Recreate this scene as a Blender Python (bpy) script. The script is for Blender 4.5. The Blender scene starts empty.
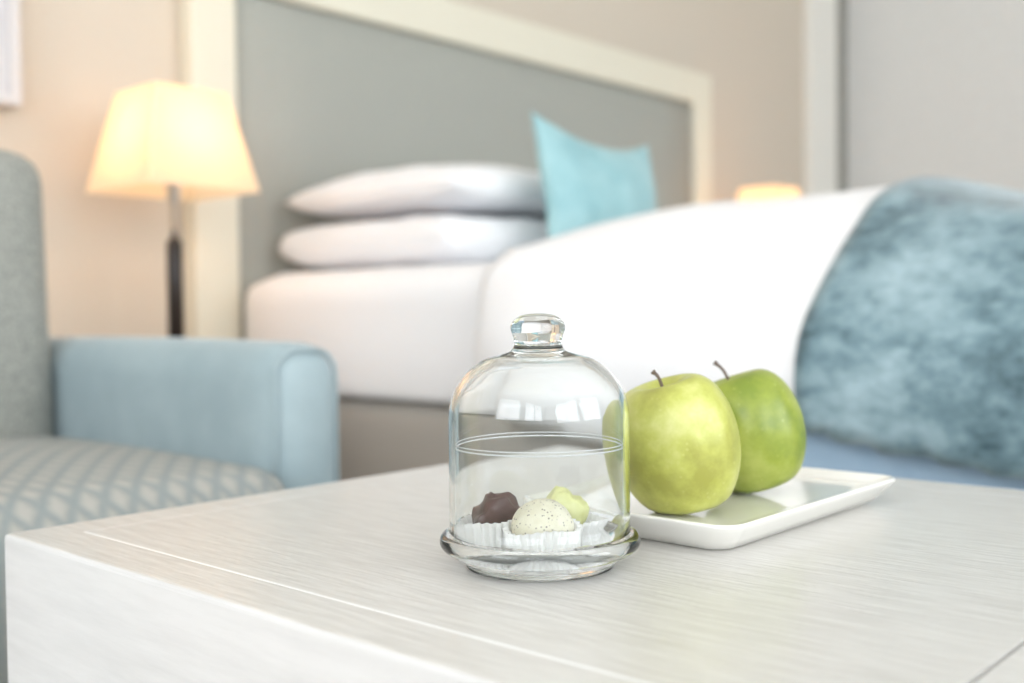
import bpy, bmesh, math, random
from mathutils import Vector, Matrix, noise

S = bpy.context.scene
COL = S.collection

# ------------------------------------------------------------------ camera
CAM_Z = 0.60
cam_d = bpy.data.cameras.new('camera')
cam = bpy.data.objects.new('camera', cam_d)
COL.objects.link(cam)
F_PX = 1074.56
cam_d.sensor_fit = 'HORIZONTAL'
cam_d.sensor_width = 36.0
cam_d.lens = F_PX / 1024 * 36.0
cam_d.clip_start = 0.02
yaw, pit, rol = 0.731541, 0.028502, -0.010565
v = Vector((math.cos(yaw), math.sin(yaw), 0)); r = Vector((math.sin(yaw), -math.cos(yaw), 0)); u = Vector((0, 0, 1))
fw = v * math.cos(pit) - u * math.sin(pit)
up = u * math.cos(pit) + v * math.sin(pit)
rt = r * math.cos(rol) + up * math.sin(rol)
up2 = up * math.cos(rol) - r * math.sin(rol)
M = Matrix((rt, up2, -fw)).transposed().to_4x4()
M.translation = Vector((0, 0, CAM_Z))
cam.matrix_world = M
cam_d.dof.use_dof = True
cam_d.dof.focus_distance = 0.565
cam_d.dof.aperture_fstop = 4.6
S.camera = cam

# ------------------------------------------------------------------ world, daylight, exposure
W = bpy.data.worlds.new('sky'); S.world = W; W.use_nodes = True
bg = W.node_tree.nodes['Background']
bg.inputs[0].default_value = (0.86, 0.93, 1.0, 1); bg.inputs[1].default_value = 2.0

def window_light(name, center, rotz, width, height, power):
    """daylight standing in one left window or an added front opening, shining into the room"""
    L = bpy.data.lights.new(name, 'AREA'); L.shape = 'RECTANGLE'
    L.size = width; L.size_y = height
    L.energy = power; L.color = (0.95, 0.975, 1.0)
    o = bpy.data.objects.new(name, L); COL.objects.link(o)
    o.matrix_world = Matrix.Translation(center) @ Matrix.Rotation(rotz, 4, 'Z') @ Matrix.Rotation(math.radians(90), 4, 'X')
    return o
# window openings: left wall (y0, y1, z0, z1) and added front fill openings behind the camera (x0, x1, z0, z1)
WIN = [(-2.35, -0.75, 0.75, 2.35), (-0.45, 1.15, 0.75, 2.35)]
WIN_FILL = [(-1.2, 0.6, 0.55, 2.35), (0.9, 2.7, 0.55, 2.35)]
for (a, b, z0, z1) in WIN:      # a lamp's -Z turned to +X
    window_light('daylight_fill', (-2.36, (a + b) / 2, (z0 + z1) / 2), math.radians(-90), b - a, z1 - z0, 27)
for (a, b, z0, z1) in WIN_FILL:     # added front fill, turned to +Y
    window_light('daylight_fill', ((a + b) / 2, -2.86, (z0 + z1) / 2), 0, b - a, z1 - z0, 34)

S.view_settings.view_transform = 'Standard'
S.view_settings.look = 'None'
S.view_settings.gamma = 1.0
S.view_settings.use_curve_mapping = False
S.view_settings.exposure = 0.32
cy = S.cycles
cy.max_bounces = 16; cy.diffuse_bounces = 5; cy.glossy_bounces = 6
cy.transmission_bounces = 14; cy.transparent_max_bounces = 12
cy.caustics_refractive = True; cy.caustics_reflective = True
cy.sample_clamp_indirect = 6.0
cy.blur_glossy = 0.6
cy.use_denoising = True

# ------------------------------------------------------------------ material helpers
def srgb(r_, g_, b_):
    f = lambda c: (c / 255 / 12.92) if c / 255 <= 0.04045 else ((c / 255 + 0.055) / 1.055) ** 2.4
    return (f(r_), f(g_), f(b_), 1)

def mat(name, col, rough=0.5, **kw):
    m = bpy.data.materials.new(name); m.use_nodes = True
    b = m.node_tree.nodes['Principled BSDF']
    b.inputs['Base Color'].default_value = col
    b.inputs['Roughness'].default_value = rough
    for k, val in kw.items():
        b.inputs[k.replace('_', ' ')].default_value = val
    return m

class NT:
    def __init__(s, m):
        s.t = m.node_tree; s.n = s.t.nodes; s.b = s.n['Principled BSDF']
    def new(s, kind, **kw):
        n = s.n.new(kind)
        for k, val in kw.items(): setattr(n, k, val)
        return n
    def link(s, a, b): s.t.links.new(a, b)
    def coords(s, scale=(1, 1, 1), rot=(0, 0, 0)):
        c = s.new('ShaderNodeTexCoord'); mp = s.new('ShaderNodeMapping')
        mp.inputs['Scale'].default_value = scale; mp.inputs['Rotation'].default_value = rot
        s.link(c.outputs['Object'], mp.inputs['Vector']); return mp.outputs[0]
    def noise(s, vec, scale, detail=4, rough=0.55):
        n = s.new('ShaderNodeTexNoise'); n.inputs['Scale'].default_value = scale
        n.inputs['Detail'].default_value = detail; n.inputs['Roughness'].default_value = rough
        s.link(vec, n.inputs['Vector']); return n.outputs['Fac']
    def ramp(s, fac, stops):
        n = s.new('ShaderNodeValToRGB'); e = n.color_ramp.elements
        while len(e) < len(stops): e.new(0.5)
        for k, (p, c) in enumerate(stops): e[k].position = p; e[k].color = c
        s.link(fac, n.inputs[0]); return n.outputs[0]
    def bump(s, h, strength, dist):
        n = s.new('ShaderNodeBump'); n.inputs['Strength'].default_value = strength
        n.inputs['Distance'].default_value = dist
        s.link(h, n.inputs['Height']); s.link(n.outputs[0], s.b.inputs['Normal'])

def wood(name, c0, c1, sc, rough, coat=0.0, bump=0.25):
    m = mat(name, c0, rough); t = NT(m)
    vec = t.coords(sc)
    f = t.noise(vec, 1.0, 6, 0.6)
    t.link(t.ramp(f, [(0.3, c0), (0.62, c1)]), t.b.inputs['Base Color'])
    t.bump(f, bump, 0.0012)
    t.b.inputs['Coat Weight'].default_value = coat; t.b.inputs['Coat Roughness'].default_value = 0.2
    return m

def fabric(name, c0, c1, scale, bump=0.3, sheen=0.0, blot=None, rough=0.9):
    m = mat(name, c0, rough); t = NT(m)
    vec = t.coords()
    f = t.noise(vec, scale, 3, 0.6)
    c = t.ramp(f, [(0.35, c0), (0.65, c1)])
    t.link(c, t.b.inputs['Base Color'])
    t.bump(f, bump, 0.002)
    t.b.inputs['Sheen Weight'].default_value = sheen
    t.b.inputs['Sheen Roughness'].default_value = 0.4
    return m

MT = {}
MT['wall'] = fabric('wallpaper', srgb(208, 197, 182), srgb(213, 203, 189), 160, 0.05)
MT['wall_white'] = fabric('pale_wall', srgb(222, 222, 220), srgb(228, 228, 226), 60, 0.05)
MT['gap_shade'] = mat('gap_shade_grey', srgb(150, 149, 142), 0.7)  # shade of the corner gap put into a flat grey
MT['ceiling'] = mat('ceiling_paint', srgb(245, 245, 243), 0.9)
MT['trim'] = mat('trim_paint', srgb(238, 236, 230), 0.5)
MT['cream'] = mat('cream_lacquer', srgb(228, 223, 206), 0.42)
MT['floor'] = fabric('carpet', srgb(205, 197, 186), srgb(215, 208, 198), 220, 0.4)
MT['hb'] = fabric('headboard_linen', srgb(158, 160, 153), srgb(172, 173, 166), 300, 0.25)
MT['linen'] = fabric('white_linen', srgb(243, 243, 246), srgb(247, 247, 249), 400, 0.04, rough=0.85)
MT['base'] = fabric('taupe_upholstery', srgb(178, 173, 166), srgb(190, 185, 178), 300, 0.25)
MT['gap'] = mat('dark_gap', srgb(70, 68, 66), 0.9)
MT['arm'] = fabric('pale_blue_velvet', srgb(150, 168, 174), srgb(164, 181, 186), 9, 0.12, 0.35)
MT['chair_grey'] = fabric('grey_tweed', srgb(128, 131, 125), srgb(172, 172, 165), 240, 0.5, 0.1)
MT['cushion'] = fabric('aqua_satin', srgb(140, 184, 191), srgb(160, 200, 205), 14, 0.08, 0.2, rough=0.45)
MT['lining'] = fabric('blue_satin', srgb(160, 188, 212), srgb(168, 194, 216), 30, 0.05, rough=0.5)
MT['darkwood'] = wood('dark_stained_wood', srgb(72, 54, 42), srgb(94, 72, 56), (60, 6, 60), 0.4)
MT['nightwood'] = wood('bleached_oak', srgb(205, 190, 168), srgb(216, 202, 182), (8, 60, 60), 0.4)
MT['table'] = wood('white_oak_top', srgb(197, 194, 189), srgb(216, 214, 210), (300, 24, 60), 0.31, 0.2, 0.6)
MT['table_body'] = wood('white_oak_side', srgb(202, 202, 203), srgb(213, 213, 214), (60, 10, 90), 0.3, 0.2, 0.3)
MT['frost'] = mat('frosted_line', srgb(246, 248, 250), 0.35)
MT['inlay'] = mat('white_inlay', srgb(240, 240, 240), 0.4)
MT['chrome'] = mat('chrome', (0.8, 0.8, 0.8, 1), 0.12, Metallic=1.0)
MT['black'] = mat('black_lacquer', srgb(38, 30, 28), 0.35)
MT['porcelain'] = mat('white_porcelain', srgb(242, 241, 236), 0.08, Coat_Weight=0.5, Coat_Roughness=0.03)
MT['paper'] = mat('white_paper', srgb(248, 247, 244), 0.8)
MT['paper'].node_tree.nodes['Principled BSDF'].inputs['Subsurface Weight'].default_value = 0.0
MT['stem'] = mat('apple_stem', srgb(112, 98, 88), 0.8)
MT['canvas'] = fabric('picture_canvas', srgb(206, 203, 206), srgb(216, 213, 214), 5, 0.05)
MT['picframe'] = mat('picture_frame', srgb(216, 212, 212), 0.5)

# seat weave with a diamond pattern
m = mat('diamond_weave', srgb(170, 174, 168), 0.9); t = NT(m)
wv = []
for ang in (35, -35):
    vec = t.coords((1, 1, 1), (0, 0, math.radians(ang)))
    n = t.new('ShaderNodeTexWave'); n.wave_type = 'BANDS'; n.bands_direction = 'X'
    n.inputs['Scale'].default_value = 13.0; n.inputs['Distortion'].default_value = 0.0
    n.inputs['Detail'].default_value = 2; n.inputs['Detail Scale'].default_value = 3
    t.link(vec, n.inputs['Vector']); wv.append(n.outputs['Fac'])
mx = t.new('ShaderNodeMath', operation='MINIMUM'); t.link(wv[0], mx.inputs[0]); t.link(wv[1], mx.inputs[1])
nz = t.noise(t.coords(), 260, 3)
ad = t.new('ShaderNodeMath', operation='MULTIPLY_ADD'); t.link(nz, ad.inputs[0]); ad.inputs[1].default_value = 0.5; t.link(mx.outputs[0], ad.inputs[2])
t.link(t.ramp(ad.outputs[0], [(0.2, srgb(140, 149, 149)), (0.55, srgb(160, 161, 157)), (1.0, srgb(176, 174, 168))]), t.b.inputs['Base Color'])
t.bump(ad.outputs[0], 0.3, 0.003)
MT['seat'] = m

# crushed velvet
m = mat('crushed_velvet', srgb(120, 150, 160), 0.6); t = NT(m)
vec = t.coords((1, 1, 1.5))
f1 = t.noise(vec, 7, 6, 0.65); f2 = t.noise(vec, 38, 5, 0.65)
a_ = t.new('ShaderNodeMath', operation='MULTIPLY_ADD'); t.link(f2, a_.inputs[0]); a_.inputs[1].default_value = 0.5; t.link(f1, a_.inputs[2])
t.link(t.ramp(a_.outputs[0], [(0.55, srgb(64, 90, 100)), (0.72, srgb(114, 142, 152)), (0.95, srgb(164, 189, 198))]), t.b.inputs['Base Color'])
t.bump(a_.outputs[0], 0.35, 0.012)
t.b.inputs['Sheen Weight'].default_value = 0.4; t.b.inputs['Sheen Roughness'].default_value = 0.35
MT['velvet'] = m

# glass
def glass(name, col):
    g = bpy.data.materials.new(name); g.use_nodes = True
    nt = g.node_tree; nt.nodes.remove(nt.nodes['Principled BSDF'])
    gl = nt.nodes.new('ShaderNodeBsdfGlass'); gl.inputs['IOR'].default_value = 1.48
    gl.inputs['Roughness'].default_value = 0.0; gl.inputs['Color'].default_value = col
    nt.links.new(gl.outputs[0], nt.nodes['Material Output'].inputs[0]); return g
MT['glass'] = glass('clear_glass', (0.985, 0.995, 0.995, 1))

g = bpy.data.materials.new('window_glass'); g.use_nodes = True
nt = g.node_tree; nt.nodes.remove(nt.nodes['Principled BSDF'])
tr = nt.nodes.new('ShaderNodeBsdfTransparent'); gs = nt.nodes.new('ShaderNodeBsdfGlossy'); gs.inputs['Roughness'].default_value = 0.02
mxs = nt.nodes.new('ShaderNodeMixShader'); mxs.inputs[0].default_value = 0.06
nt.links.new(tr.outputs[0], mxs.inputs[1]); nt.links.new(gs.outputs[0], mxs.inputs[2]); nt.links.new(mxs.outputs[0], nt.nodes['Material Output'].inputs[0])
MT['pane'] = g

# lamp shade: diffuse + translucent cloth
g = bpy.data.materials.new('shade_cloth'); g.use_nodes = True
nt = g.node_tree; nt.nodes.remove(nt.nodes['Principled BSDF'])
df = nt.nodes.new('ShaderNodeBsdfDiffuse'); df.inputs[0].default_value = srgb(250, 240, 222)
tl = nt.nodes.new('ShaderNodeBsdfTranslucent'); tl.inputs[0].default_value = srgb(252, 236, 205)
mxs = nt.nodes.new('ShaderNodeMixShader'); mxs.inputs[0].default_value = 0.6
nt.links.new(df.outputs[0], mxs.inputs[1]); nt.links.new(tl.outputs[0], mxs.inputs[2]); nt.links.new(mxs.outputs[0], nt.nodes['Material Output'].inputs[0])
MT['shade'] = g
g = bpy.data.materials.new('lit_bulb'); g.use_nodes = True
nt = g.node_tree; nt.nodes.remove(nt.nodes['Principled BSDF'])
em = nt.nodes.new('ShaderNodeEmission'); em.inputs[0].default_value = (1.0, 0.52, 0.24, 1); em.inputs[1].default_value = 25.0
nt.links.new(em.outputs[0], nt.nodes['Material Output'].inputs[0])
MT['bulb'] = g

def apple_mat(name, c_dark, c_mid, c_light, seed):
    m = mat(name, c_mid, 0.34); t = NT(m)
    c = t.new('ShaderNodeTexCoord'); mp = t.new('ShaderNodeMapping'); mp.inputs['Location'].default_value = (seed, seed * .7, 0)
    t.link(c.outputs['Object'], mp.inputs['Vector']); vec = mp.outputs[0]
    f = t.noise(vec, 26, 5, 0.6)
    base = t.ramp(f, [(0.36, c_dark), (0.5, c_mid), (0.64, c_light)])
    vo = t.new('ShaderNodeTexVoronoi'); vo.inputs['Scale'].default_value = 210; t.link(vec, vo.inputs['Vector'])
    dots = t.ramp(vo.outputs['Distance'], [(0.10, (1, 1, 1, 1)), (0.26, (0, 0, 0, 1))])
    mk = t.ramp(t.noise(vec, 90, 2), [(0.5, (0, 0, 0, 1)), (0.62, (0.22, 0.22, 0.22, 1))])
    mm = t.new('ShaderNodeMath', operation='MULTIPLY'); t.link(dots, mm.inputs[0]); t.link(mk, mm.inputs[1])
    mix = t.new('ShaderNodeMixRGB'); t.link(mm.outputs[0], mix.inputs[0]); t.link(base, mix.inputs[1]); mix.inputs[2].default_value = srgb(222, 224, 150)
    t.link(mix.outputs[0], t.b.inputs['Base Color'])
    t.b.inputs['Subsurface Weight'].default_value = 0.12
    t.b.inputs['Subsurface Radius'].default_value = (0.006, 0.006, 0.002); t.b.inputs['Subsurface Scale'].default_value = 1.0
    t.b.inputs['Coat Weight'].default_value = 0.15; t.b.inputs['Coat Roughness'].default_value = 0.25
    return m

# ------------------------------------------------------------------ object helpers
def loc_of(p):
    x = Vector((0, 0, 0))
    while p is not None: x += p.location; p = p.parent
    return x
def link(name, bm, m, parent=None, smooth=True, origin=None):
    """bm is in world coordinates; the object origin is the parent's (or origin)."""
    off = loc_of(parent) if parent is not None else Vector(origin if origin is not None else (0, 0, 0))
    bmesh.ops.translate(bm, verts=bm.verts, vec=-off)
    bmesh.ops.recalc_face_normals(bm, faces=bm.faces)
    me = bpy.data.meshes.new(name); bm.to_mesh(me); bm.free()
    if smooth:
        for p in me.polygons: p.use_smooth = True
    me.materials.append(MT[m] if isinstance(m, str) else m)
    o = bpy.data.objects.new(name, me); COL.objects.link(o)
    if parent is not None: o.parent = parent
    elif origin is not None: o.location = origin
    return o
def thing(name, label, cat, loc, group=None):
    o = bpy.data.objects.new(name, None); COL.objects.link(o); o.location = loc
    o.empty_display_size = 0.05
    return tag(o, label, cat, group)
def tag(o, label, cat, group=None):
    o['label'] = label; o['category'] = cat
    if group: o['group'] = group
    return o
def struct(o, label=None):
    o['kind'] = 'structure'
    if label: o['label'] = label
    return o
def box(bm, x0, x1, y0, y1, z0, z1, bev=0.0, seg=3):
    b2 = bmesh.new()
    bmesh.ops.create_cube(b2, size=1)
    for v_ in b2.verts:
        v_.co = Vector(((x0 + x1) / 2 + v_.co.x * (x1 - x0), (y0 + y1) / 2 + v_.co.y * (y1 - y0), (z0 + z1) / 2 + v_.co.z * (z1 - z0)))
    if bev > 0:
        bmesh.ops.bevel(b2, geom=b2.edges[:], offset=bev, segments=seg, profile=0.5, affect='EDGES')
    me = bpy.data.meshes.new('tmp'); b2.to_mesh(me); b2.free(); bm.from_mesh(me); bpy.data.meshes.remove(me)
    return bm
def bx(*a, **k): return box(bmesh.new(), *a, **k)
def lathe(bm, prof, cx, cy_, cz, seg=64, close=False):
    rings = []
    for (r_, z_) in prof:
        if r_ < 1e-6: rings.append([bm.verts.new((cx, cy_, cz + z_))])
        else: rings.append([bm.verts.new((cx + r_ * math.cos(2 * math.pi * k / seg), cy_ + r_ * math.sin(2 * math.pi * k / seg), cz + z_)) for k in range(seg)])
    n = len(rings); pairs = [(i, i + 1) for i in range(n - 1)] + ([(n - 1, 0)] if close else [])
    for i, j in pairs:
        a, b = rings[i], rings[j]
        for k in range(seg):
            k2 = (k + 1) % seg
            if len(a) == 1 and len(b) == 1: break
            if len(a) == 1: bm.faces.new((a[0], b[k], b[k2]))
            elif len(b) == 1: bm.faces.new((a[k], b[0], a[k2]))
            else: bm.faces.new((a[k], b[k], b[k2], a[k2]))
    return bm
def spline(pts, n):
    """Catmull-Rom through pts, n samples per span."""
    out = []
    P = [Vector(p) for p in pts]
    for i in range(len(P) - 1):
        p0 = P[i - 1] if i > 0 else P[i] * 2 - P[i + 1]; p1 = P[i]; p2 = P[i + 1]
        p3 = P[i + 2] if i + 2 < len(P) else P[i + 1] * 2 - P[i]
        for k in range(n):
            t_ = k / n
            out.append(0.5 * ((2 * p1) + (p2 - p0) * t_ + (2 * p0 - 5 * p1 + 4 * p2 - p3) * t_ ** 2 + (3 * p1 - p0 - 3 * p2 + p3) * t_ ** 3))
    out.append(P[-1]); return out
def tube(bm, pts, rad, seg=10, cap=True):
    pts = [Vector(p) for p in pts]; rings = []
    n = len(pts)
    for i, p in enumerate(pts):
        d = (pts[min(i + 1, n - 1)] - pts[max(i - 1, 0)]).normalized()
        a = d.cross(Vector((0.3, 0.2, 1))) if abs(d.z) < 0.95 else d.cross(Vector((1, 0.1, 0)))
        a.normalize(); b = d.cross(a).normalized()
        r_ = rad[i] if isinstance(rad, (list, tuple)) else rad
        rings.append([bm.verts.new(p + (a * math.cos(2 * math.pi * k / seg) + b * math.sin(2 * math.pi * k / seg)) * r_) for k in range(seg)])
    for i in range(n - 1):
        for k in range(seg):
            bm.faces.new((rings[i][k], rings[i][(k + 1) % seg], rings[i + 1][(k + 1) % seg], rings[i + 1][k]))
    if cap: bm.faces.new(rings[0]); bm.faces.new(rings[-1][::-1])
    return bm
def sub(o, lv=1):
    md = o.modifiers.new('subdivision', 'SUBSURF'); md.levels = lv; md.render_levels = lv; return o
def soft_box(x0, x1, y0, y1, z0, z1, rad, n=14, puff=(0, 0, 0), wr=0.0, seed=0):
    """rounded upholstered block: a subdivided cube pushed to a rounded box, faces puffed out"""
    bm = bmesh.new(); bmesh.ops.create_cube(bm, size=2)
    bmesh.ops.subdivide_edges(bm, edges=bm.edges[:], cuts=n, use_grid_fill=True)
    c = Vector(((x0 + x1) / 2, (y0 + y1) / 2, (z0 + z1) / 2)); h = Vector(((x1 - x0) / 2, (y1 - y0) / 2, (z1 - z0) / 2))
    for v_ in bm.verts:
        q = v_.co.copy()
        # concentrate the grid near the edges
        q = Vector([math.copysign(abs(a) ** 0.75, a) for a in q])
        p = Vector((q.x * h.x, q.y * h.y, q.z * h.z))
        inner = Vector([max(-(h[i] - rad), min(h[i] - rad, p[i])) for i in range(3)])
        d = p - inner
        if d.length > 1e-9: p = inner + d.normalized() * min(rad, max(abs(d.x), abs(d.y), abs(d.z)))
        for i in range(3):
            j, k = (i + 1) % 3, (i + 2) % 3
            if abs(q[i]) > 0.999: p[i] += math.copysign(puff[i] * (1 - q[j] ** 2) * (1 - q[k] ** 2), q[i])
        if wr: p += Vector((1, 1, 1)) * wr * noise.noise((c + p) * 9 + Vector((seed, 0, 0)))
        v_.co = c + p
    return bm

# ------------------------------------------------------------------ room shell
X0, X1, Y0, Y1, ZC = -2.2, 4.455, -2.7, 2.05, 2.65
struct(link('floor', bx(X0 - .2, X1 + .2, Y0 - .2, Y1 + .2, -0.1, 0), 'floor', smooth=False))
struct(link('ceiling', bx(X0 - .2, X1 + .2, Y0 - .2, Y1 + .2, ZC, ZC + .1), 'ceiling', smooth=False))
struct(link('wall_back', bx(X0 - .2, X1 + .2, Y1, Y1 + .15, 0, ZC), 'wall', smooth=False))
bm = bmesh.new()
xs = [X0 - .2] + [w_[k] for w_ in WIN_FILL for k in (0, 1)] + [X1 + .2]
for a, b in ((0, 1), (2, 3), (4, 5)): box(bm, xs[a], xs[b], Y0 - .15, Y0, 0, ZC)
for (a, b, z0, z1) in WIN_FILL:
    box(bm, a, b, Y0 - .15, Y0, 0, z0); box(bm, a, b, Y0 - .15, Y0, z1, ZC)
struct(link('wall_front', bm, 'wall_white', smooth=False))
bm = bmesh.new()
box(bm, X1, X1 + .15, Y0, Y1, 0, ZC)
struct(link('wall_right', bm, 'wall_white', smooth=False))
bm = bmesh.new()
ys = [Y0] + [w_[k] for w_ in WIN for k in (0, 1)] + [Y1]
for a, b in ((0, 1), (2, 3), (4, 5)): box(bm, X0 - .15, X0, ys[a], ys[b], 0, ZC)
for (a, b, z0, z1) in WIN:
    box(bm, X0 - .15, X0, a, b, 0, z0); box(bm, X0 - .15, X0, a, b, z1, ZC)
struct(link('wall_left', bm, 'wall_white', smooth=False))
for i, (a, b, z0, z1) in enumerate(WIN):
    w = bpy.data.objects.new('window_%d' % (i + 1), None); COL.objects.link(w); w.location = (X0 - .075, (a + b) / 2, z0); struct(w)
    f = bmesh.new(); t_ = 0.055
    xa, xb = X0 - .11, X0 - .05
    box(f, xa, xb, a, a + t_, z0, z1); box(f, xa, xb, b - t_, b, z0, z1); box(f, xa, xb, a + t_, b - t_, z0, z0 + t_); box(f, xa, xb, a + t_, b - t_, z1 - t_, z1)
    link('window_frame', f, 'trim', w, smooth=False)
    mid = (a + b) / 2
    link('mullion', bx(xa, xb, mid - .03, mid + .03, z0 + t_, z1 - t_), 'trim', w, smooth=False)
    for (pa, pb) in ((a + t_, mid - .03), (mid + .03, b - t_)):
        link('pane', bx(X0 - .082, X0 - .078, pa, pb, z0 + t_, z1 - t_), 'pane', w, smooth=False)
for i, (a, b, z0, z1) in enumerate(WIN_FILL):  # unseen windows, added to hold the front fill light
    w = bpy.data.objects.new('window_%d' % (i + 3), None); COL.objects.link(w); w.location = ((a + b) / 2, Y0 - .075, z0); struct(w)
    f = bmesh.new(); t_ = 0.055
    ya, yb = Y0 - .11, Y0 - .05
    box(f, a, a + t_, ya, yb, z0, z1); box(f, b - t_, b, ya, yb, z0, z1); box(f, a + t_, b - t_, ya, yb, z0, z0 + t_); box(f, a + t_, b - t_, ya, yb, z1 - t_, z1)
    link('window_frame', f, 'trim', w, smooth=False)
    mid = (a + b) / 2
    link('mullion', bx(mid - .03, mid + .03, ya, yb, z0 + t_, z1 - t_), 'trim', w, smooth=False)
    for (pa, pb) in ((a + t_, mid - .03), (mid + .03, b - t_)):
        link('pane', bx(pa, pb, Y0 - .082, Y0 - .078, z0 + t_, z1 - t_), 'pane', w, smooth=False)
struct(link('trim_1', bx(4.075, 4.315, Y1 - .035, Y1, 0, ZC, bev=.004), 'trim', smooth=False))
struct(link('corner_shade_strip', bx(4.317, X1, Y1 - .012, Y1, 0, ZC), 'gap_shade', smooth=False))  # grey strip painted in place of the shadow between trim and right wall
struct(link('baseboard_back', bx(X0, 4.075, Y1 - .015, Y1, 0, .08, bev=.003), 'trim', smooth=False))
struct(link('baseboard_right', bx(X1 - .015, X1, Y0, Y1 - .012, 0, .08, bev=.003), 'trim', smooth=False))

# ------------------------------------------------------------------ side table
TX0, TX1, TY0, TY1, TZ = 0.282, 0.834, 0.098, 0.680, 0.465
tb = thing('side_table', 'white oak block side table with grooved border under the dome and apples', 'table', ((TX0 + TX1) / 2, (TY0 + TY1) / 2, 0))
bm = bmesh.new()
b2 = bmesh.new(); bmesh.ops.create_cube(b2, size=1)
for v_ in b2.verts: v_.co = Vector(((TX0 + TX1) / 2 + v_.co.x * (TX1 - TX0), (TY0 + TY1) / 2 + v_.co.y * (TY1 - TY0), TZ / 2 + v_.co.z * TZ))
bmesh.ops.bevel(b2, geom=b2.edges[:], offset=0.003, segments=3, profile=0.5, affect='EDGES')
top = max(b2.faces, key=lambda f_: f_.calc_center_median().z)
bmesh.ops.inset_individual(b2, faces=[top], thickness=0.0345 - 0.003, use_even_offset=True)
ret = bmesh.ops.extrude_discrete_faces(b2, faces=[top])
for v_ in ret['faces'][0].verts: v_.co.z -= 0.003
o = link('body', b2, 'table_body', tb, smooth=False)
o.data.materials.append(MT['table'])
for p in o.data.polygons:
    if p.normal.z > 0.9 and p.center.z > TZ - 0.001: p.material_index = 1
gpw = 0.0019
link('top_panel', bx(TX0 + .0345 + gpw, TX1 - .0345 - .0003, TY0 + .0345 + .0024, TY1 - .0345 - .0002, TZ - .003, TZ - .0001, bev=.0003, seg=1), 'table', tb, smooth=False)

link('inlay_strip', bx(TX0 + .0346, TX0 + .0345 + gpw, TY0 + .0355, TY1 - .0347, TZ - .003, TZ + .0001), 'inlay', tb, smooth=False)

# ------------------------------------------------------------------ headboard
HX0, HX1, HZ = 1.343, 3.168, CAM_Z + .703
fwid = .108
hb = thing('headboard', 'tall grey linen headboard in a cream frame behind the bed', 'headboard', ((HX0 + HX1) / 2, 2.02, 0.02))
link('panel', soft_box(HX0 + .003, HX1 - .003, 2.000, 2.046, .24, HZ - .003, .012, n=6), 'hb', hb)
for (a, b, c, d) in ((HX0 - fwid, HX0, .02, HZ + fwid), (HX1, HX1 + fwid, .02, HZ + fwid)):
    link('frame_post', bx(a, b, 1.992, 2.046, c, d, bev=.006), 'cream', hb, smooth=False)
link('frame_rail', bx(HX0, HX1, 1.992, 2.046, HZ, HZ + fwid, bev=.006), 'cream', hb, smooth=False)
link('frame_rail', bx(HX0, HX1, 1.992, 2.046, .12, .237, bev=.006), 'cream', hb, smooth=False)

# ------------------------------------------------------------------ bed base and mattress
BX0, BX1, BY0, BY1 = 1.307, 3.21, -0.03, 1.975
bd = thing('bed', 'taupe upholstered bed base under the white mattress', 'bed', ((BX0 + BX1) / 2, (BY0 + BY1) / 2, 0))
link('base', soft_box(BX0 + .015, BX1 - .015, BY0 + .01, BY1, .07, CAM_Z - .162, .02, n=8), 'base', bd)
for x_ in (BX0 + .12, BX1 - .12):
    for y_ in (BY0 + .12, BY1 - .12):
        link('leg', bx(x_ - .03, x_ + .03, y_ - .03, y_ + .03, 0, .07, bev=.004), 'darkwood', bd, smooth=False)
MZ = CAM_Z + .086
bm = soft_box(BX0, BX1, BY0, BY1, CAM_Z - .21, MZ, .068, n=18, wr=.0015)
for v_ in bm.verts: v_.co.z = max(v_.co.z, CAM_Z - .16)
o = link('mattress', bm, 'linen', origin=((BX0 + BX1) / 2, 1.0, CAM_Z - .16))
tag(o, 'white sheeted mattress lying on the taupe bed base', 'mattress')

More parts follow.
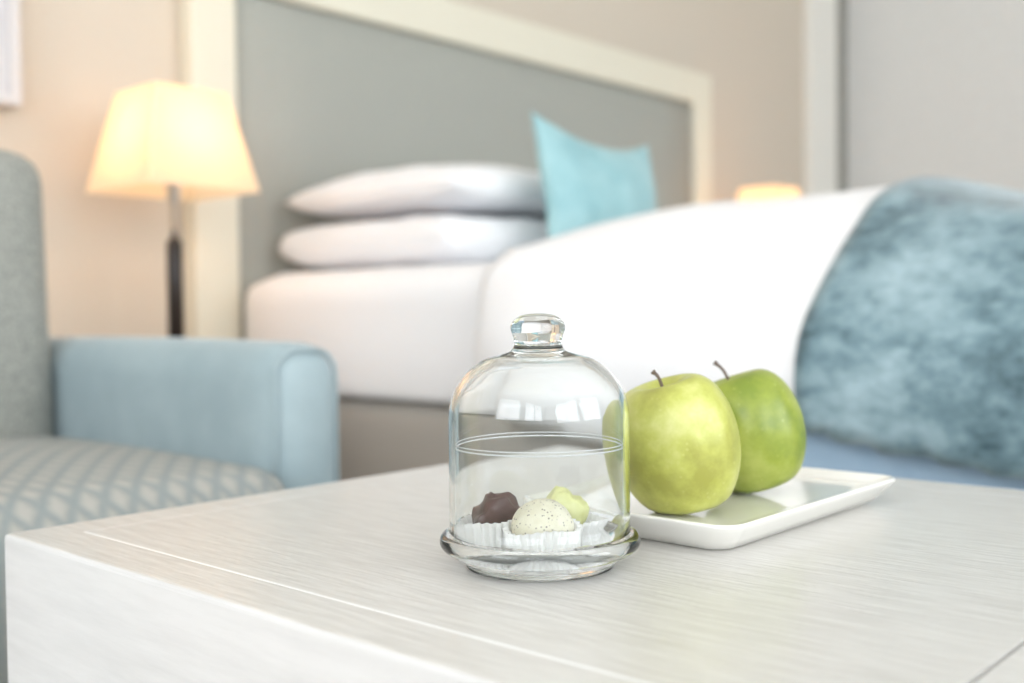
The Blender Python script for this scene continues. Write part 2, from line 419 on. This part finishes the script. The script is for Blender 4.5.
# ------------------------------------------------------------------ duvet and throw
BC = (BX0 + BX1) / 2
side = [(1.200, -.215), (1.196, -.17), (1.184, -.12), (1.182, -.075), (1.196, -.035), (1.236, .009), (1.292, .056), (1.352, .096), (1.416, .134), (1.50, .160), (1.62, .174), (1.85, .182), (BC, .182)]
prof = spline([(a, b, 0) for a, b in side], 6)
full = [(p.x, p.y) for p in prof] + [(2 * BC - p.x, p.y) for p in reversed(prof[:-1])]
def hug(x, z):
    """closest tucked shape just outside the mattress for the same profile point"""
    X_ = min(max(x, BX0 - .016), BX1 + .016)
    zt = .086 + .014
    d = max(0.0, .07 - (X_ - BX0 + .016)) if X_ < BC else max(0.0, .07 - (BX1 + .016 - X_))
    top_ = zt - (.07 - math.sqrt(max(0, .07 ** 2 - d ** 2)))
    return X_, min(z, top_)
def sheet(name, y0, y1, ny, zlow, offset, puff_end, material, wr, thick, seed, origin):
    bm = bmesh.new(); rows = []
    for j in range(ny + 1):
        y = y0 + (y1 - y0) * j / ny
        zl = zlow(y)
        pts = [p for p in full]
        # keep the profile from the hem up, re-sampled to a fixed count
        cut = [p for p in pts if p[1] >= zl]
        n = 120; L = [0]
        for i in range(1, len(cut)): L.append(L[-1] + math.dist(cut[i], cut[i - 1]))
        row = []; i = 0
        for k in range(n + 1):
            s = L[-1] * k / n
            while i < len(L) - 2 and L[i + 1] < s: i += 1
            f_ = (s - L[i]) / max(1e-9, L[i + 1] - L[i])
            x = cut[i][0] + (cut[i + 1][0] - cut[i][0]) * f_; z = cut[i][1] + (cut[i + 1][1] - cut[i][1]) * f_
            tx = cut[i + 1][0] - cut[i][0]; tz = cut[i + 1][1] - cut[i][1]; ln = math.hypot(tx, tz) or 1
            nx, nz_ = -tz / ln, tx / ln
            w = puff_end(y)
            hx, hz = hug(x, z)
            x = hx + (x - hx) * w; z = hz + (z - hz) * w
            dn = offset + wr * noise.noise(Vector((x * 3.1 + seed, y * 3.4, z * 3))) + wr * .4 * noise.noise(Vector((x * 9 + seed, y * 8, z * 8)))
            drop = min(.055, .30 * max(0, .60 - y)) * min(1, max(0, (z - .10) / .08))
            x += nx * dn; z += nz_ * dn - drop
            row.append(bm.verts.new((x, y, CAM_Z + z)))
        rows.append(row)
    for j in range(ny):
        for k in range(len(rows[0]) - 1):
            bm.faces.new((rows[j][k], rows[j][k + 1], rows[j + 1][k + 1], rows[j + 1][k]))
    o = link(name, bm, material, origin=origin)
    o.data.update()
    if o.data.polygons[len(o.data.polygons) // 2].normal.z < 0: o.data.flip_normals()
    md = o.modifiers.new('thickness', 'SOLIDIFY'); md.thickness = thick; md.offset = -1
    return o
def duvet_end(y):
    t_ = (y - .93) / .29
    return 1.0 if t_ <= 0 else max(.05, math.sqrt(max(0, 1 - t_ * t_)))
du = sheet('duvet', -.06, 1.22, 60, lambda y: -.135 - .045 * min(1, max(0, (y - .62) / .16)) + .006 * math.sin(y * 7), 0.0, duvet_end, 'linen', .006, .006, 3, (BC, .6, MZ))
tag(du, 'puffy white duvet spread over the bed mattress', 'duvet')
th = sheet('bed_throw', -.075, .6, 40, lambda y: -.147 - .15 * (.6 - y), .0115, lambda y: 1.0, 'velvet', .006, .003, 3, (BC, .26, MZ))
tag(th, 'crushed blue velvet throw across the foot of the bed', 'throw')
# satin lining that hangs a little lower than the velvet along the side facing the table
bm = bmesh.new(); rows = []
for j in range(25):
    y = -.06 + .72 * j / 24
    rows.append([bm.verts.new((1.222 + .004 * math.sin(y * 15 + k * .4), y, CAM_Z - .10 - .022 * k)) for k in range(12)])
for j in range(24):
    for k in range(11): bm.faces.new((rows[j][k], rows[j][k + 1], rows[j + 1][k + 1], rows[j + 1][k]))
o = link('lining', bm, 'lining', th); o['label'] = 'smooth pale blue lining below the velvet hem'
md = o.modifiers.new('thickness', 'SOLIDIFY'); md.thickness = .003

# ------------------------------------------------------------------ pillows and cushion
def pillow_bm(lx, ly, tz, flat=.0, nx=40, ny=34, p=3.2, q=.42, pinch=.03, wr=.006, seed=0, sag=0.0):
    bm = bmesh.new(); top_, bot = [], []
    for i in range(nx + 1):
        a = []; b = []
        for j in range(ny + 1):
            u_ = -1 + 2 * i / nx; w_ = -1 + 2 * j / ny
            u_ = math.copysign(abs(u_) ** .8, u_); w_ = math.copysign(abs(w_) ** .8, w_)
            h = ((1 - abs(u_) ** p) * (1 - abs(w_) ** p)) ** q * tz / 2
            px = lx / 2 * u_ * (1 - pinch * (1 - w_ * w_)); py = ly / 2 * w_ * (1 - pinch * (1 - u_ * u_))
            py -= sag * (1 - u_ * u_) * (w_ + 1) / 2
            nn = wr * noise.noise(Vector((px * 8 + seed, py * 8, seed))) + wr * .5 * noise.noise(Vector((px * 22 + seed, py * 18, seed)))
            e = min(1, h / (tz * .25))
            va = bm.verts.new((px, py, h + nn * e)); a.append(va)
            edge = i in (0, nx) or j in (0, ny)
            b.append(va if edge else bm.verts.new((px, py, -h * (1 - flat) + nn * e * (1 - flat))))
        top_.append(a); bot.append(b)
    for i in range(nx):
        for j in range(ny):
            bm.faces.new((top_[i][j], top_[i + 1][j], top_[i + 1][j + 1], top_[i][j + 1]))
            f_ = (bot[i][j], bot[i][j + 1], bot[i + 1][j + 1], bot[i + 1][j])
            if len(set(f_)) >= 3:
                try: bm.faces.new(f_)
                except ValueError: pass
    return bm
def place(bm, mtx):
    bmesh.ops.transform(bm, matrix=mtx, verts=bm.verts); return bm
for (cx, cyy, zz, tz, rz, sd, lb) in ((1.712, 1.685, MZ + .056, .10, 0, 4, 'lower white bed pillow lying flat on the mattress'),
                                  (1.735, 1.69, MZ + .155, .13, .5, 9, 'upper white bed pillow stacked on another pillow')):
    bm = pillow_bm(.62, .53, tz, flat=(0 if sd == 4 else .38), seed=sd, p=(8.0 if sd == 4 else 4.2), q=(.36 if sd == 4 else .5), pinch=.02)
    place(bm, Matrix.Translation((cx, cyy, zz)) @ Matrix.Rotation(math.radians(rz), 4, 'Z'))
    o = link('pillow', bm, 'linen', origin=(cx, cyy, zz - tz / 2)); tag(o, lb, 'pillow', 'white pillows at the headboard')
bm = pillow_bm(.41, .285, .10, seed=21, p=2.2, q=.55, pinch=.07, wr=.009, sag=.03)
place(bm, Matrix.Translation((1.77, 1.335, MZ + .150)) @ Matrix.Rotation(math.radians(2), 4, 'Z') @ Matrix.Rotation(math.radians(79), 4, 'X') @ Matrix.Rotation(math.radians(-3), 4, 'Z'))
o = link('cushion', bm, 'cushion', origin=(1.83, 1.28, MZ)); tag(o, 'aqua satin cushion propped upright beside the white pillows', 'cushion')

# ------------------------------------------------------------------ armchair
ac = thing('armchair', 'grey tweed armchair with pale blue velvet arms beside the side table', 'armchair', (.41, 1.3, 0))
SX0, SX1 = .12, .70
for (a, b) in ((SX1, SX1 + .10), (SX0 - .10, SX0)):
    arm = link('arm', soft_box(a, b, .975, 1.68, .09, CAM_Z - .034, .042, n=16, puff=(.004, 0, .004)), 'arm', ac)
    # welt around the front end of the arm
    ring = []
    c0, c1, z0, z1, rr, yw = a + .0115, b - .0115, .12, CAM_Z - .0445, .030, .988
    for k in range(13):
        an = math.pi - math.pi / 2 * k / 12; ring.append((c0 + rr + rr * math.cos(an) - .003, yw, z1 - rr + rr * math.sin(an) + .003))
    for k in range(13):
        an = math.pi / 2 - math.pi / 2 * k / 12; ring.append((c1 - rr + rr * math.cos(an) + .003, yw, z1 - rr + rr * math.sin(an) + .003))
    ring = [(ring[0][0], yw, z0)] + ring + [(ring[-1][0], yw, z0)]
    link('piping', tube(bmesh.new(), ring, .003, 8), 'arm', arm)
link('seat', soft_box(SX0 + .004, SX1 - .003, .925, 1.49, .26, .436, .04, n=18, puff=(0, .012, .022)), 'seat', ac)
link('seat_base', soft_box(SX0 + .004, SX1 - .004, .99, 1.66, .10, .255, .015, n=6), 'chair_grey', ac)
bm = soft_box(SX0 + .004, SX1 - .003, 1.470, 1.65, .258, .83, .045, n=18, puff=(0, .02, .01))
for v_ in bm.verts: v_.co.y += .02 * max(0, v_.co.z - .45) / .4
link('backrest', bm, 'chair_grey', ac)
for x_ in (SX0 - .05, SX1 + .05):
    for y_ in (1.03, 1.62):
        link('leg', lathe(bmesh.new(), [(0, 0), (.014, 0), (.02, .09), (0, .09)], x_, y_, 0, 16), 'darkwood', ac)

# ------------------------------------------------------------------ nightstands and lamps
def nightstand(x0, x1, label):
    y0, y1, zt = 1.60, 1.985, .50
    n = thing('nightstand', label, 'nightstand', ((x0 + x1) / 2, (y0 + y1) / 2, 0), 'bedside nightstands')
    link('body', bx(x0 + .01, x1 - .01, y0 + .022, y1, .10, zt - .025, bev=.003), 'nightwood', n, smooth=False)
    link('top', bx(x0, x1, y0, y1, zt - .025, zt, bev=.004), 'nightwood', n, smooth=False)
    for (a, b) in ((.115, .285), (.295, .465)):
        d = link('drawer', bx(x0 + .02, x1 - .02, y0 + .004, y0 + .022, a, b, bev=.003), 'nightwood', n, smooth=False)
        k = bmesh.new(); lathe(k, [(0, .016), (.010, .014), (.012, .008), (.006, 0), (0, 0)], 0, 0, 0, 16)
        place(k, Matrix.Translation(((x0 + x1) / 2, y0 + .004, (a + b) / 2)) @ Matrix.Rotation(math.radians(90), 4, 'X'))
        link('knob', k, 'chrome', d)
    for x_ in (x0 + .04, x1 - .04):
        for y_ in (y0 + .05, y1 - .04): link('leg', bx(x_ - .018, x_ + .018, y_ - .018, y_ + .018, 0, .10, bev=.003), 'nightwood', n, smooth=False)
    return n
nightstand(.835, 1.222, 'bleached oak nightstand under the lamp beside the armchair')
nightstand(3.235, 3.65, 'bleached oak nightstand hidden beyond the far side of the bed')

def lamp(x, y, label):
    zt = .50
    L = thing('table_lamp', label, 'lamp', (x, y, zt), 'bedside table lamps')
    link('base', bx(x - .06, x + .06, y - .06, y + .06, zt, zt + .018, bev=.004), 'black', L, smooth=False)
    link('column', lathe(bmesh.new(), [(0, .018), (.0145, .018), (.0145, .235), (.012, .238), (0, .238)], x, y, zt, 24), 'black', L)
    link('stem', lathe(bmesh.new(), [(0, .238), (.0075, .238), (.0075, .31), (.011, .312), (.011, .335), (.016, .337), (.016, .375), (0, .375)], x, y, zt, 24), 'chrome', L)
    # square tapered shade, open at the top and the bottom
    zb, zt2, hb_, ht = CAM_Z + .226, CAM_Z + .408, .114, .073
    bm = bmesh.new()
    sg = [(-1, -1), (1, -1), (1, 1), (-1, 1)]
    rad = .006
    def ring(h, z):
        out = []
        for (sx, sy) in sg:
            a0 = math.atan2(sy, sx)
            for k in range(-2, 3):
                an = a0 + k * math.radians(20)
                out.append(bm.verts.new((x + sx * (h - rad) + rad * math.cos(an), y + sy * (h - rad) + rad * math.sin(an), z)))
        return out
    R = [ring(hb_ + (ht - hb_) * k / 6, zb + (zt2 - zb) * k / 6) for k in range(7)]
    n = len(R[0])
    for k in range(6):
        for i in range(n): bm.faces.new((R[k][i], R[k][(i + 1) % n], R[k + 1][(i + 1) % n], R[k + 1][i]))
    s = link('shade', bm, 'shade', L, smooth=False)
    sp = bmesh.new()
    for an in (45, 135, 225, 315):
        c_, s_ = math.cos(math.radians(an)), math.sin(math.radians(an))
        tube(sp, [(x + .012 * c_, y + .012 * s_, zb + .06), (x + .093 * c_ * 1.3, y + .093 * s_ * 1.3, zb + .06)], .0015, 6)
    link('spider', sp, 'chrome', s)
    link('bulb', lathe(bmesh.new(), [(0, 0), (.012, .0), (.016, .015), (.026, .04), (.026, .055), (.017, .072), (0, .08)], x, y, zt + .376, 20), 'bulb', L)
    return L
lamp(1.07, 1.80, 'lit table lamp with square cream shade beside the armchair')
lamp(3.325, 1.80, 'far lit table lamp, only its shade top showing over the duvet')

# ------------------------------------------------------------------ picture on the wall
pc = thing('wall_picture', 'pale framed picture hanging on the wall left of the lamp', 'picture', (.63, Y1 - .02, CAM_Z + .40))
link('canvas', bx(.40, .866, Y1 - .034, Y1 - .006, CAM_Z + .408, CAM_Z + .98), 'canvas', pc, smooth=False)
for (a, b, c, d) in ((.38, .40, .388, 1.0), (.866, .886, .388, 1.0)): link('frame_side', bx(a, b, Y1 - .045, Y1 - .001, CAM_Z + c, CAM_Z + d, bev=.002), 'picframe', pc, smooth=False)
for (c, d) in ((.388, .408), (.98, 1.0)): link('frame_side', bx(.40, .866, Y1 - .045, Y1 - .001, CAM_Z + c, CAM_Z + d, bev=.002), 'picframe', pc, smooth=False)

# ------------------------------------------------------------------ glass dish and dome
DX, DY = .4325, .3698
dish = [(0, .0004), (.036, .0004), (.0385, .0008), (.0395, .002), (.0396, .0044), (.0409, .0056), (.0450, .0068), (.0495, .0084), (.0524, .0108), (.0533, .0132), (.0529, .0156), (.0514, .0174), (.0496, .0176), (.0486, .0170), (.0476, .0162), (.0466, .0150), (.0457, .0122), (.0446, .0086), (.0434, .0058), (.0415, .0040), (.03, .0034), (0, .0034)]
o = link('glass_dish', lathe(bmesh.new(), [tuple(p[:2]) for p in spline([(a, b, 0) for a, b in dish], 3)], DX, DY, TZ, 96), 'glass', origin=(DX, DY, TZ))
tag(o, 'round clear glass dish holding the chocolates under the dome', 'dish')
outer = [(0, .1332), (.005, .1330), (.0098, .1318), (.0134, .1290), (.0146, .1258), (.0136, .1222), (.0127, .1185), (.0130, .1158), (.0152, .1132), (.0205, .1115), (.030, .1087), (.0383, .1022), (.0442, .0942), (.0472, .0848), (.0480, .0775), (.0480, .060), (.0480, .040), (.0480, .0186)]
inner = [(.0450, .0186), (.0450, .038), (.0450, .0575), (.0450, .0775), (.0443, .0840), (.0414, .0925), (.0357, .0998), (.0280, .1058), (.0190, .1088), (.0110, .1094), (.006, .1086), (0, .1082)]
so = [tuple(p[:2]) for p in spline([(a, b, 0) for a, b in outer], 3)]
si = [tuple(p[:2]) for p in spline([(a, b, 0) for a, b in inner], 3)]
rimp = [(.0476, .0178), (.0465, .0175), (.0454, .0178)]
o = link('glass_dome', lathe(bmesh.new(), so + rimp + si, DX, DY, TZ + .0003, 96), 'glass', origin=(DX, DY, TZ + .018))
def torus(bm, R0, r0, cx, cyy, cz, n=96, k=6):
    return lathe(bm, [(R0 + r0 * math.cos(2 * math.pi * i / k), r0 * math.sin(2 * math.pi * i / k)) for i in range(k)], cx, cyy, cz, n, close=True)
rg = bmesh.new(); torus(rg, .0441, .00042, DX, DY, TZ + .0636); torus(rg, .0441, .0003, DX, DY, TZ + .0654)
rg = link('moulded_ring', rg, 'frost', o); rg['label'] = 'fine pale ring line around the inside of the dome'
tag(o, 'clear glass bell dome with round knob covering the chocolates', 'glass dome')

# ------------------------------------------------------------------ chocolates in paper cups
RV = Vector((math.sin(yaw), -math.cos(yaw), 0)); FV = Vector((math.cos(yaw), math.sin(yaw), 0))
FLOOR = TZ + .0037
def cup(cx, cyy, z, rb, rt_, h, n, tilt, label, seed):
    bm = bmesh.new(); seg = n * 8; rows = []
    for k in range(7):
        f_ = k / 6; row = []
        for i in range(seg):
            an = 2 * math.pi * i / seg
            amp = (.25 + .75 * f_) * .0017
            rr = rb + (rt_ - rb) * f_ ** 1.1 + amp * math.cos(n * an) + .0012 * f_ * math.sin(2 * an + seed)
            zz = h * f_ + .0012 * f_ * math.sin(3 * an + seed * 2)
            row.append(bm.verts.new((rr * math.cos(an), rr * math.sin(an), zz)))
        rows.append(row)
    for k in range(6):
        for i in range(seg): bm.faces.new((rows[k][i], rows[k][(i + 1) % seg], rows[k + 1][(i + 1) % seg], rows[k + 1][i]))
    bm.faces.new(rows[0][::-1])
    place(bm, Matrix.Translation((cx, cyy, z)) @ Matrix.Rotation(tilt, 4, FV))
    o = link('paper_cup', bm, 'paper', origin=(cx, cyy, z))
    md = o.modifiers.new('thickness', 'SOLIDIFY'); md.thickness = .0002; md.offset = 1
    tag(o, label, 'paper cup', 'pleated paper cups in the dish'); return o
def choc_mat(name, c0, c1, speck=None, bump=.5, scale=120, rough=.5):
    m = mat(name, c0, rough); t = NT(m); vec = t.coords()
    f = t.noise(vec, scale, 4, .6); c = t.ramp(f, [(.35, c0), (.65, c1)])
    if speck:
        vo = t.new('ShaderNodeTexVoronoi'); vo.inputs['Scale'].default_value = 560; t.link(vec, vo.inputs['Vector'])
        d = t.ramp(vo.outputs['Distance'], [(.16, (1, 1, 1, 1)), (.30, (0, 0, 0, 1))])
        g2 = t.ramp(t.noise(vec, 330, 2), [(.44, (0, 0, 0, 1)), (.50, (1, 1, 1, 1))])
        mm = t.new('ShaderNodeMath', operation='MULTIPLY'); t.link(d, mm.inputs[0]); t.link(g2, mm.inputs[1])
        mx = t.new('ShaderNodeMixRGB'); t.link(mm.outputs[0], mx.inputs[0]); t.link(c, mx.inputs[1]); mx.inputs[2].default_value = speck
        c = mx.outputs[0]
    t.link(c, t.b.inputs['Base Color']); t.bump(f, bump, .001); return m
MT['ch_white'] = choc_mat('white_chocolate', srgb(236, 230, 204), srgb(243, 238, 216), srgb(78, 46, 26), .35, 260)
MT['ch_dark'] = choc_mat('dark_chocolate', srgb(74, 48, 44), srgb(96, 66, 60), None, .5, 110, .38)
MT['ch_lime'] = choc_mat('lime_chocolate', srgb(222, 224, 146), srgb(236, 237, 176), None, .5, 140, .45)
def at(dr, df): p = Vector((DX, DY, 0)) + RV * dr + FV * df; return p.x, p.y
# pale speckled truffle, in front
x_, y_ = at(.0010, -.0170)
cup(x_, y_, FLOOR + .0003, .0125, .0196, .0200, 28, 0, 'pleated white paper cup under the speckled truffle', 1)
bm = bmesh.new(); bmesh.ops.create_icosphere(bm, subdivisions=4, radius=1)
for v_ in bm.verts:
    q = v_.co.copy(); k = 1 + .03 * noise.noise(q * 1.6) + .012 * noise.noise(q * 6)
    z_ = q.z * (.0150 if q.z > 0 else .0135)
    v_.co = Vector((x_ + q.x * .0160 * k, y_ + q.y * .0160 * k, FLOOR + .0195 + z_ * k))
o = link('truffle', bm, 'ch_white', origin=(x_, y_, FLOOR)); tag(o, 'round white chocolate truffle with dark specks in front', 'chocolate', 'chocolates under the dome')
# dark chunk, left
x_, y_ = at(-.0245, .0000)
cup(x_ + RV.x * .001, y_ + RV.y * .001, FLOOR + .0024, .0125, .0186, .0200, 27, math.radians(-9), 'pleated white paper cup under the dark chocolate', 2)
def chunk(pts, c, seed, m, amp):
    bm = bmesh.new()
    vs = [bm.verts.new(p) for p in pts]
    bmesh.ops.convex_hull(bm, input=vs)
    for v_ in [v_ for v_ in bm.verts if not v_.link_faces]: bm.verts.remove(v_)
    bmesh.ops.bevel(bm, geom=bm.edges[:], offset=.0022, segments=2, profile=.5, affect='EDGES')
    bmesh.ops.triangulate(bm, faces=bm.faces[:])
    bmesh.ops.subdivide_edges(bm, edges=bm.edges[:], cuts=2, use_grid_fill=True)
    bmesh.ops.remove_doubles(bm, verts=bm.verts, dist=1e-5)
    for v_ in bm.verts:
        q = v_.co.copy(); d = amp * noise.noise(q * 190 + Vector((seed, 0, 0)))
        v_.co = q * (1 + d)
    for v_ in bm.verts: v_.co = Vector((c[0], c[1], c[2])) + RV * v_.co.x + FV * v_.co.y + Vector((0, 0, v_.co.z))
    return bm
pts = [(-.0135, -.006, .004), (-.0145, .005, .005), (-.010, -.009, .012), (-.011, .006, .016), (-.003, -.010, .019), (-.002, .008, .0245), (.004, -.008, .0235), (.008, .006, .022), (.0125, -.004, .0195), (.0135, .004, .015), (.011, -.009, .008), (.009, .010, .006), (-.006, -.011, .004), (.006, -.010, .004), (0, .011, .004), (-.005, -.006, .001), (.006, -.005, .001), (0, .006, .001)]
pts = [(a * (1.14 if c > .010 else .74), b * (1.05 if c > .010 else .7), c * 1.42) for a, b, c in pts]
o = link('truffle', chunk(pts, (x_, y_, FLOOR + .0012), 5, None, .10), 'ch_dark', origin=(x_, y_, FLOOR)); tag(o, 'craggy dark brown chocolate at the left in the dome', 'chocolate', 'chocolates under the dome')
# lime chunk, back right
x_, y_ = at(.0125, .0150)
cup(x_ + RV.x * .003, y_ + RV.y * .003, FLOOR + .0003, .0125, .0200, .0185, 27, math.radians(2), 'pleated white paper cup under the lime chocolate', 3)
pts = [(-.0145, 0, .010), (-.013, -.006, .013), (-.009, .007, .018), (-.006, -.008, .0205), (0, .004, .0235), (.004, -.008, .021), (.008, .006, .020), (.0135, -.006, .016), (.0145, .004, .013), (.013, -.007, .006), (-.010, -.009, .005), (.004, -.011, .006), (0, .011, .006), (-.006, -.004, .002), (.006, .004, .002), (.005, -.006, .002)]
pts = [(a * (1.12 if c > .008 else .74), b * (1.05 if c > .008 else .7), c * 1.46) for a, b, c in pts]
o = link('truffle', chunk(pts, (x_, y_, FLOOR + .0012), 11, None, .09), 'ch_lime', origin=(x_, y_, FLOOR)); tag(o, 'pale lime green chocolate at the back right in the dome', 'chocolate', 'chocolates under the dome')

# ------------------------------------------------------------------ plate and apples
PX0, PX1, PY0, PY1 = .502, .730, .294, .452
def rrect(x0, x1, y0, y1, rad, z, bm, n=8):
    out = []
    for (cx, cyy, a0) in ((x1 - rad, y0 + rad, -90), (x1 - rad, y1 - rad, 0), (x0 + rad, y1 - rad, 90), (x0 + rad, y0 + rad, 180)):
        for k in range(n + 1):
            an = math.radians(a0 + 90 * k / n); out.append(bm.verts.new((cx + rad * math.cos(an), cyy + rad * math.sin(an), z)))
    return out
bm = bmesh.new(); R = []
for (ins, z, rad) in ((.020, .0000, .012), (.0165, .0000, .012), (.0145, .0008, .012), (.0085, .0065, .013), (.0028, .0130, .014), (.0004, .0160, .014), (.0, .0170, .014), (.0006, .0177, .014), (.0018, .0180, .013), (.0032, .0176, .012), (.0055, .0156, .011), (.0085, .0137, .010), (.0125, .0127, .009), (.02, .0125, .008)):
    R.append(rrect(PX0 + ins, PX1 - ins, PY0 + ins, PY1 - ins, rad, TZ + z, bm))
n = len(R[0])
for k in range(len(R) - 1):
    for i in range(n): bm.faces.new((R[k][i], R[k][(i + 1) % n], R[k + 1][(i + 1) % n], R[k + 1][i]))
bm.faces.new(R[0][::-1]); bm.faces.new(R[-1])
o = link('serving_plate', bm, 'porcelain', origin=((PX0 + PX1) / 2, (PY0 + PY1) / 2, TZ))
tag(o, 'rectangular white porcelain plate carrying the two green apples', 'plate')

PZ = TZ + .0126
def apple(cx, cyy, R_, Hs, tilt_deg, tdir, stem_tip, m, label, seed):
    prof = [(0, .70), (.05, .705), (.12, .75), (.22, .86), (.34, .94), (.50, .965), (.68, .89), (.84, .715), (.95, .46), (1.0, .14), (.99, -.14), (.935, -.42), (.83, -.67), (.69, -.87), (.54, -.97), (.40, -1.0), (.28, -.965), (.17, -.89), (.07, -.84), (0, -.83)]
    pr = [tuple(p[:2]) for p in spline([(a, b, 0) for a, b in prof], 4)]
    pr[0] = (0, pr[0][1]); pr[-1] = (0, pr[-1][1])
    bm = bmesh.new(); lathe(bm, [(max(0, a), b) for a, b in pr], 0, 0, 0, 64)
    for v_ in bm.verts:
        an = math.atan2(v_.co.y, v_.co.x); z_ = v_.co.z
        k = 1 + .018 * math.cos(5 * an + seed) * (abs(z_) ** 1.5) + .02 * math.cos(an * 2 + seed * 2) + .02 * noise.noise(v_.co * 1.2 + Vector((seed, 0, 0)))
        v_.co = Vector((v_.co.x * k * R_, v_.co.y * k * R_, z_ * R_ * Hs * (1 + .02 * math.cos(an + seed))))
    ax = Vector((0, 0, 1)).cross(tdir).normalized()
    rot_ = Matrix.Rotation(math.radians(tilt_deg), 4, ax)
    place(bm, rot_)
    dz = -min(v_.co.z for v_ in bm.verts)
    place(bm, Matrix.Translation((cx, cyy, PZ + dz)))
    a = thing('apple', label, 'apple', (cx, cyy, PZ), 'green apples on the plate')
    link('flesh', bm, m, a)
    c = Vector((cx, cyy, PZ + dz))
    p0 = c + rot_.to_3x3() @ Vector((0, 0, .64 * R_ * Hs))
    p3 = c + rot_.to_3x3() @ Vector((0, 0, .98 * R_ * Hs)) + stem_tip
    mid = (p0 + p3) / 2 + rot_.to_3x3() @ Vector((0, 0, .002)) + Vector((0, 0, .003))
    pts = spline([p0, mid, p3], 6)
    link('stem', tube(bmesh.new(), pts, [.0013 - .0003 * math.sin(math.pi * k / 12) + (.0004 if k > 10 else 0) for k in range(len(pts))], 10), 'stem', a)
apple(.5460, .3578, .0371, 1.065, 13, -RV * 1.0 - FV * .25, -RV * .006 + Vector((0, 0, .006)), apple_mat('apple_skin_yellow_green', srgb(160, 160, 74), srgb(184, 188, 94), srgb(206, 207, 134), 1.3),
      'large yellow-green apple nearest the glass dome', 1.0)
apple(.6360, .3610, .0380, 1.0, 18, -RV * 1.0 + FV * .1, -RV * .010 + Vector((0, 0, .010)), apple_mat('apple_skin_green', srgb(120, 138, 44), srgb(144, 157, 58), srgb(168, 177, 88), 4.1),
      'darker green apple partly behind the yellow-green one', 2.4)
